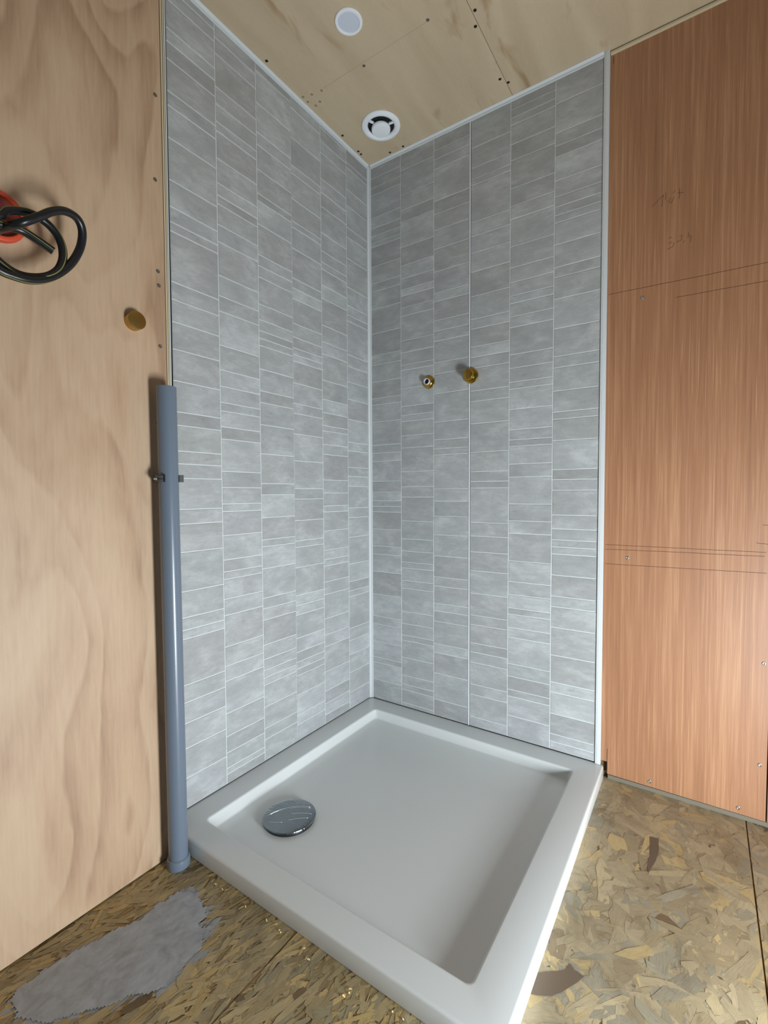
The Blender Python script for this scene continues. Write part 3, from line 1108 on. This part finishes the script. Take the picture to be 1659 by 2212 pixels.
# ------------------------------------------------------------------ orange wall box and coiled cable
ob = bpy.data.objects.new('wall_box', None)
COL.objects.link(ob)
ob.location = (PLY_X, -1.0800, 1.2130)
tag(ob, 'orange plastic electrical box in the plywood behind the cable', 'junction box')
lathe('rim', [(0.0315, 0.0002), (0.0385, 0.0002), (0.0392, 0.0030), (0.0385, 0.0120), (0.0365, 0.0130), (0.0330, 0.0130), (0.0315, 0.0118), (0.0315, 0.0002)], M_ORANGE, ob, rot=LX, n=48, close=False)
lathe('cup', [(0.0, 0.0006), (0.026, 0.0006), (0.0316, 0.0040), (0.0316, 0.0100)], M_ORANGE_SHADE, ob, rot=LX, n=48, close=False)

CB = [(-1.082, 1.186, 0.062), (-1.0854, 1.1814, 0.086), (-1.0771, 1.179, 0.132), (-1.0538, 1.1966, 0.142), (-1.036, 1.2126, 0.144), (-1.0164, 1.2234, 0.142), (-0.9976, 1.2228, 0.138), (-0.9875, 1.2102, 0.132), (-0.9873, 1.1878, 0.126), (-0.9963, 1.1632, 0.124), (-1.0106, 1.1413, 0.125), (-1.0288, 1.1219, 0.127), (-1.0482, 1.1084, 0.129), (-1.0666, 1.1017, 0.13), (-1.0841, 1.1008, 0.13), (-1.1, 1.1029, 0.13), (-1.1237, 1.1141, 0.13), (-1.1373, 1.1376, 0.128), (-1.1354, 1.163, 0.126), (-1.1197, 1.1806, 0.124), (-1.0958, 1.1865, 0.122), (-1.0871, 1.1963, 0.122), (-1.0754, 1.203, 0.121), (-1.0606, 1.2075, 0.121), (-1.0453, 1.2074, 0.121), (-1.031, 1.2019, 0.121), (-1.0197, 1.1913, 0.121), (-1.0136, 1.1749, 0.122), (-1.0142, 1.1545, 0.124), (-1.022, 1.1342, 0.126), (-1.0376, 1.1182, 0.128), (-1.0562, 1.1104, 0.124), (-1.0737, 1.1105, 0.118), (-1.0893, 1.118, 0.114), (-1.1015, 1.129, 0.112), (-1.1157, 1.1495, 0.11), (-1.1157, 1.169, 0.108), (-1.104, 1.1788, 0.106), (-1.0902, 1.1813, 0.106), (-1.0759, 1.1825, 0.106), (-1.0611, 1.1831, 0.107), (-1.0429, 1.1763, 0.11), (-1.0229, 1.167, 0.113)]
path = spline([(x, y, z) for y, z, x in CB], 7)
RC = 0.0062
cb = bpy.data.objects.new('power_cable', None)
COL.objects.link(cb)
cb.location = (PLY_X, -1.0800, 1.1900)
tag(cb, 'black cable coiled in loops hanging from the orange box', 'cable')
off = Vector(cb.location)
vs, fs = sweep([p - off for p in path], RC, 14)
me = mesh('sheath', vs, fs)
fix_normals(me)
sharp(me)
link('sheath', me, M_CABLE, cb)
vs, fs = sweep([p - off for p in path], RC + 0.0002, 3, 0.0, (0.70, 0.92), 2.6)
link('print_stripe', mesh('print_stripe', vs, fs), M_STRIPE, cb)

# ------------------------------------------------------------------ ceiling light and vent
DN = (math.pi, 0, 0)
cl = bpy.data.objects.new('ceiling_light', None)
COL.objects.link(cl)
cl.location = (0.2610, -0.4378, CEIL)
tag(cl, 'small round white recessed ceiling light, switched off', 'ceiling light')
lathe('trim_ring', [(0.0262, 0.0002), (0.0330, 0.0002), (0.0334, 0.0018), (0.0322, 0.0040), (0.0275, 0.0046), (0.0260, 0.0040), (0.0255, 0.0014)], M_PVC_BRIGHT, cl, rot=DN, n=48, close=False)
lathe('diffuser', [(0.0, 0.0030), (0.0252, 0.0028), (0.0258, 0.0012)], M_DIFFUSER, cl, rot=DN, n=48, close=False)
av = bpy.data.objects.new('air_vent', None)
COL.objects.link(av)
av.location = (0.1425, -0.1295, CEIL)
tag(av, 'round white ceiling air valve with central disc near the corner', 'vent')
lathe('vent_ring', [(0.0405, 0.0004), (0.0405, 0.0030), (0.0420, 0.0052), (0.0470, 0.0080), (0.0520, 0.0082), (0.0580, 0.0052), (0.0596, 0.0020), (0.0590, 0.0002)], M_PVC_BRIGHT, av, rot=DN, n=64, close=False)
lathe('vent_throat', [(0.0, 0.0006), (0.0405, 0.0006)], M_DARK, av, rot=DN, n=48, close=False)
lathe('vent_disc', [(0.0, 0.0060), (0.0270, 0.0060), (0.0290, 0.0090), (0.0290, 0.0150), (0.0275, 0.0172), (0.020, 0.0184), (0.0, 0.0190)], M_PVC_BRIGHT, av, rot=DN, n=48)
for k in range(3):
    a = math.radians(8 + 120 * k)
    vs, fs = box_data((0.0275, -0.0030, 0.0020), (0.0412, 0.0030, 0.0060))
    link('vent_bracket', mesh('vent_bracket', vs, fs), M_PVC_BRIGHT, av, (0, 0, 0), (math.pi, 0, a))

# ------------------------------------------------------------------ sawdust and shavings along the tray
rnd = random.Random(11)
parts = []
for cx, cy in [[0.1948, -0.797], [0.2102, -0.7976], [0.2368, -0.7983], [0.3434, -0.7975], [0.3714, -0.800], [0.4508, -0.8092], [0.5422, -0.8073], [0.5392, -0.819], [0.43, -0.80], [0.28, -0.797], [0.62, -0.797]]:
    for k in range(2):
        x, y = cx + rnd.gauss(0, 0.006), cy - 0.003 - abs(rnd.gauss(0, 0.005))
        L, w, a = rnd.uniform(0.0015, 0.005), rnd.uniform(0.0006, 0.0018), rnd.uniform(0, 3.14)
        h = rnd.uniform(0.0006, 0.0022)
        d = Vector((math.cos(a), math.sin(a), 0))
        nn = Vector((-d.y, d.x, 0))
        b = Vector((x, y, 0.0006))
        up = Vector((0, 0, h))
        parts.append(([b - d * L - nn * w, b - d * L + nn * w, b + nn * w + up, b - nn * w + up, b + d * L - nn * w, b + d * L + nn * w],
                      [(0, 1, 2, 3), (3, 2, 5, 4)]))
vs, fs = join(parts)
o = link('wood_shavings', mesh('wood_shavings', vs, fs), new_mat('fresh_shavings', lin(214, 190, 138), 0.7))
tag(o, 'pale wood shavings and sawdust scattered on the floor by the tray', 'shavings', kind='stuff')
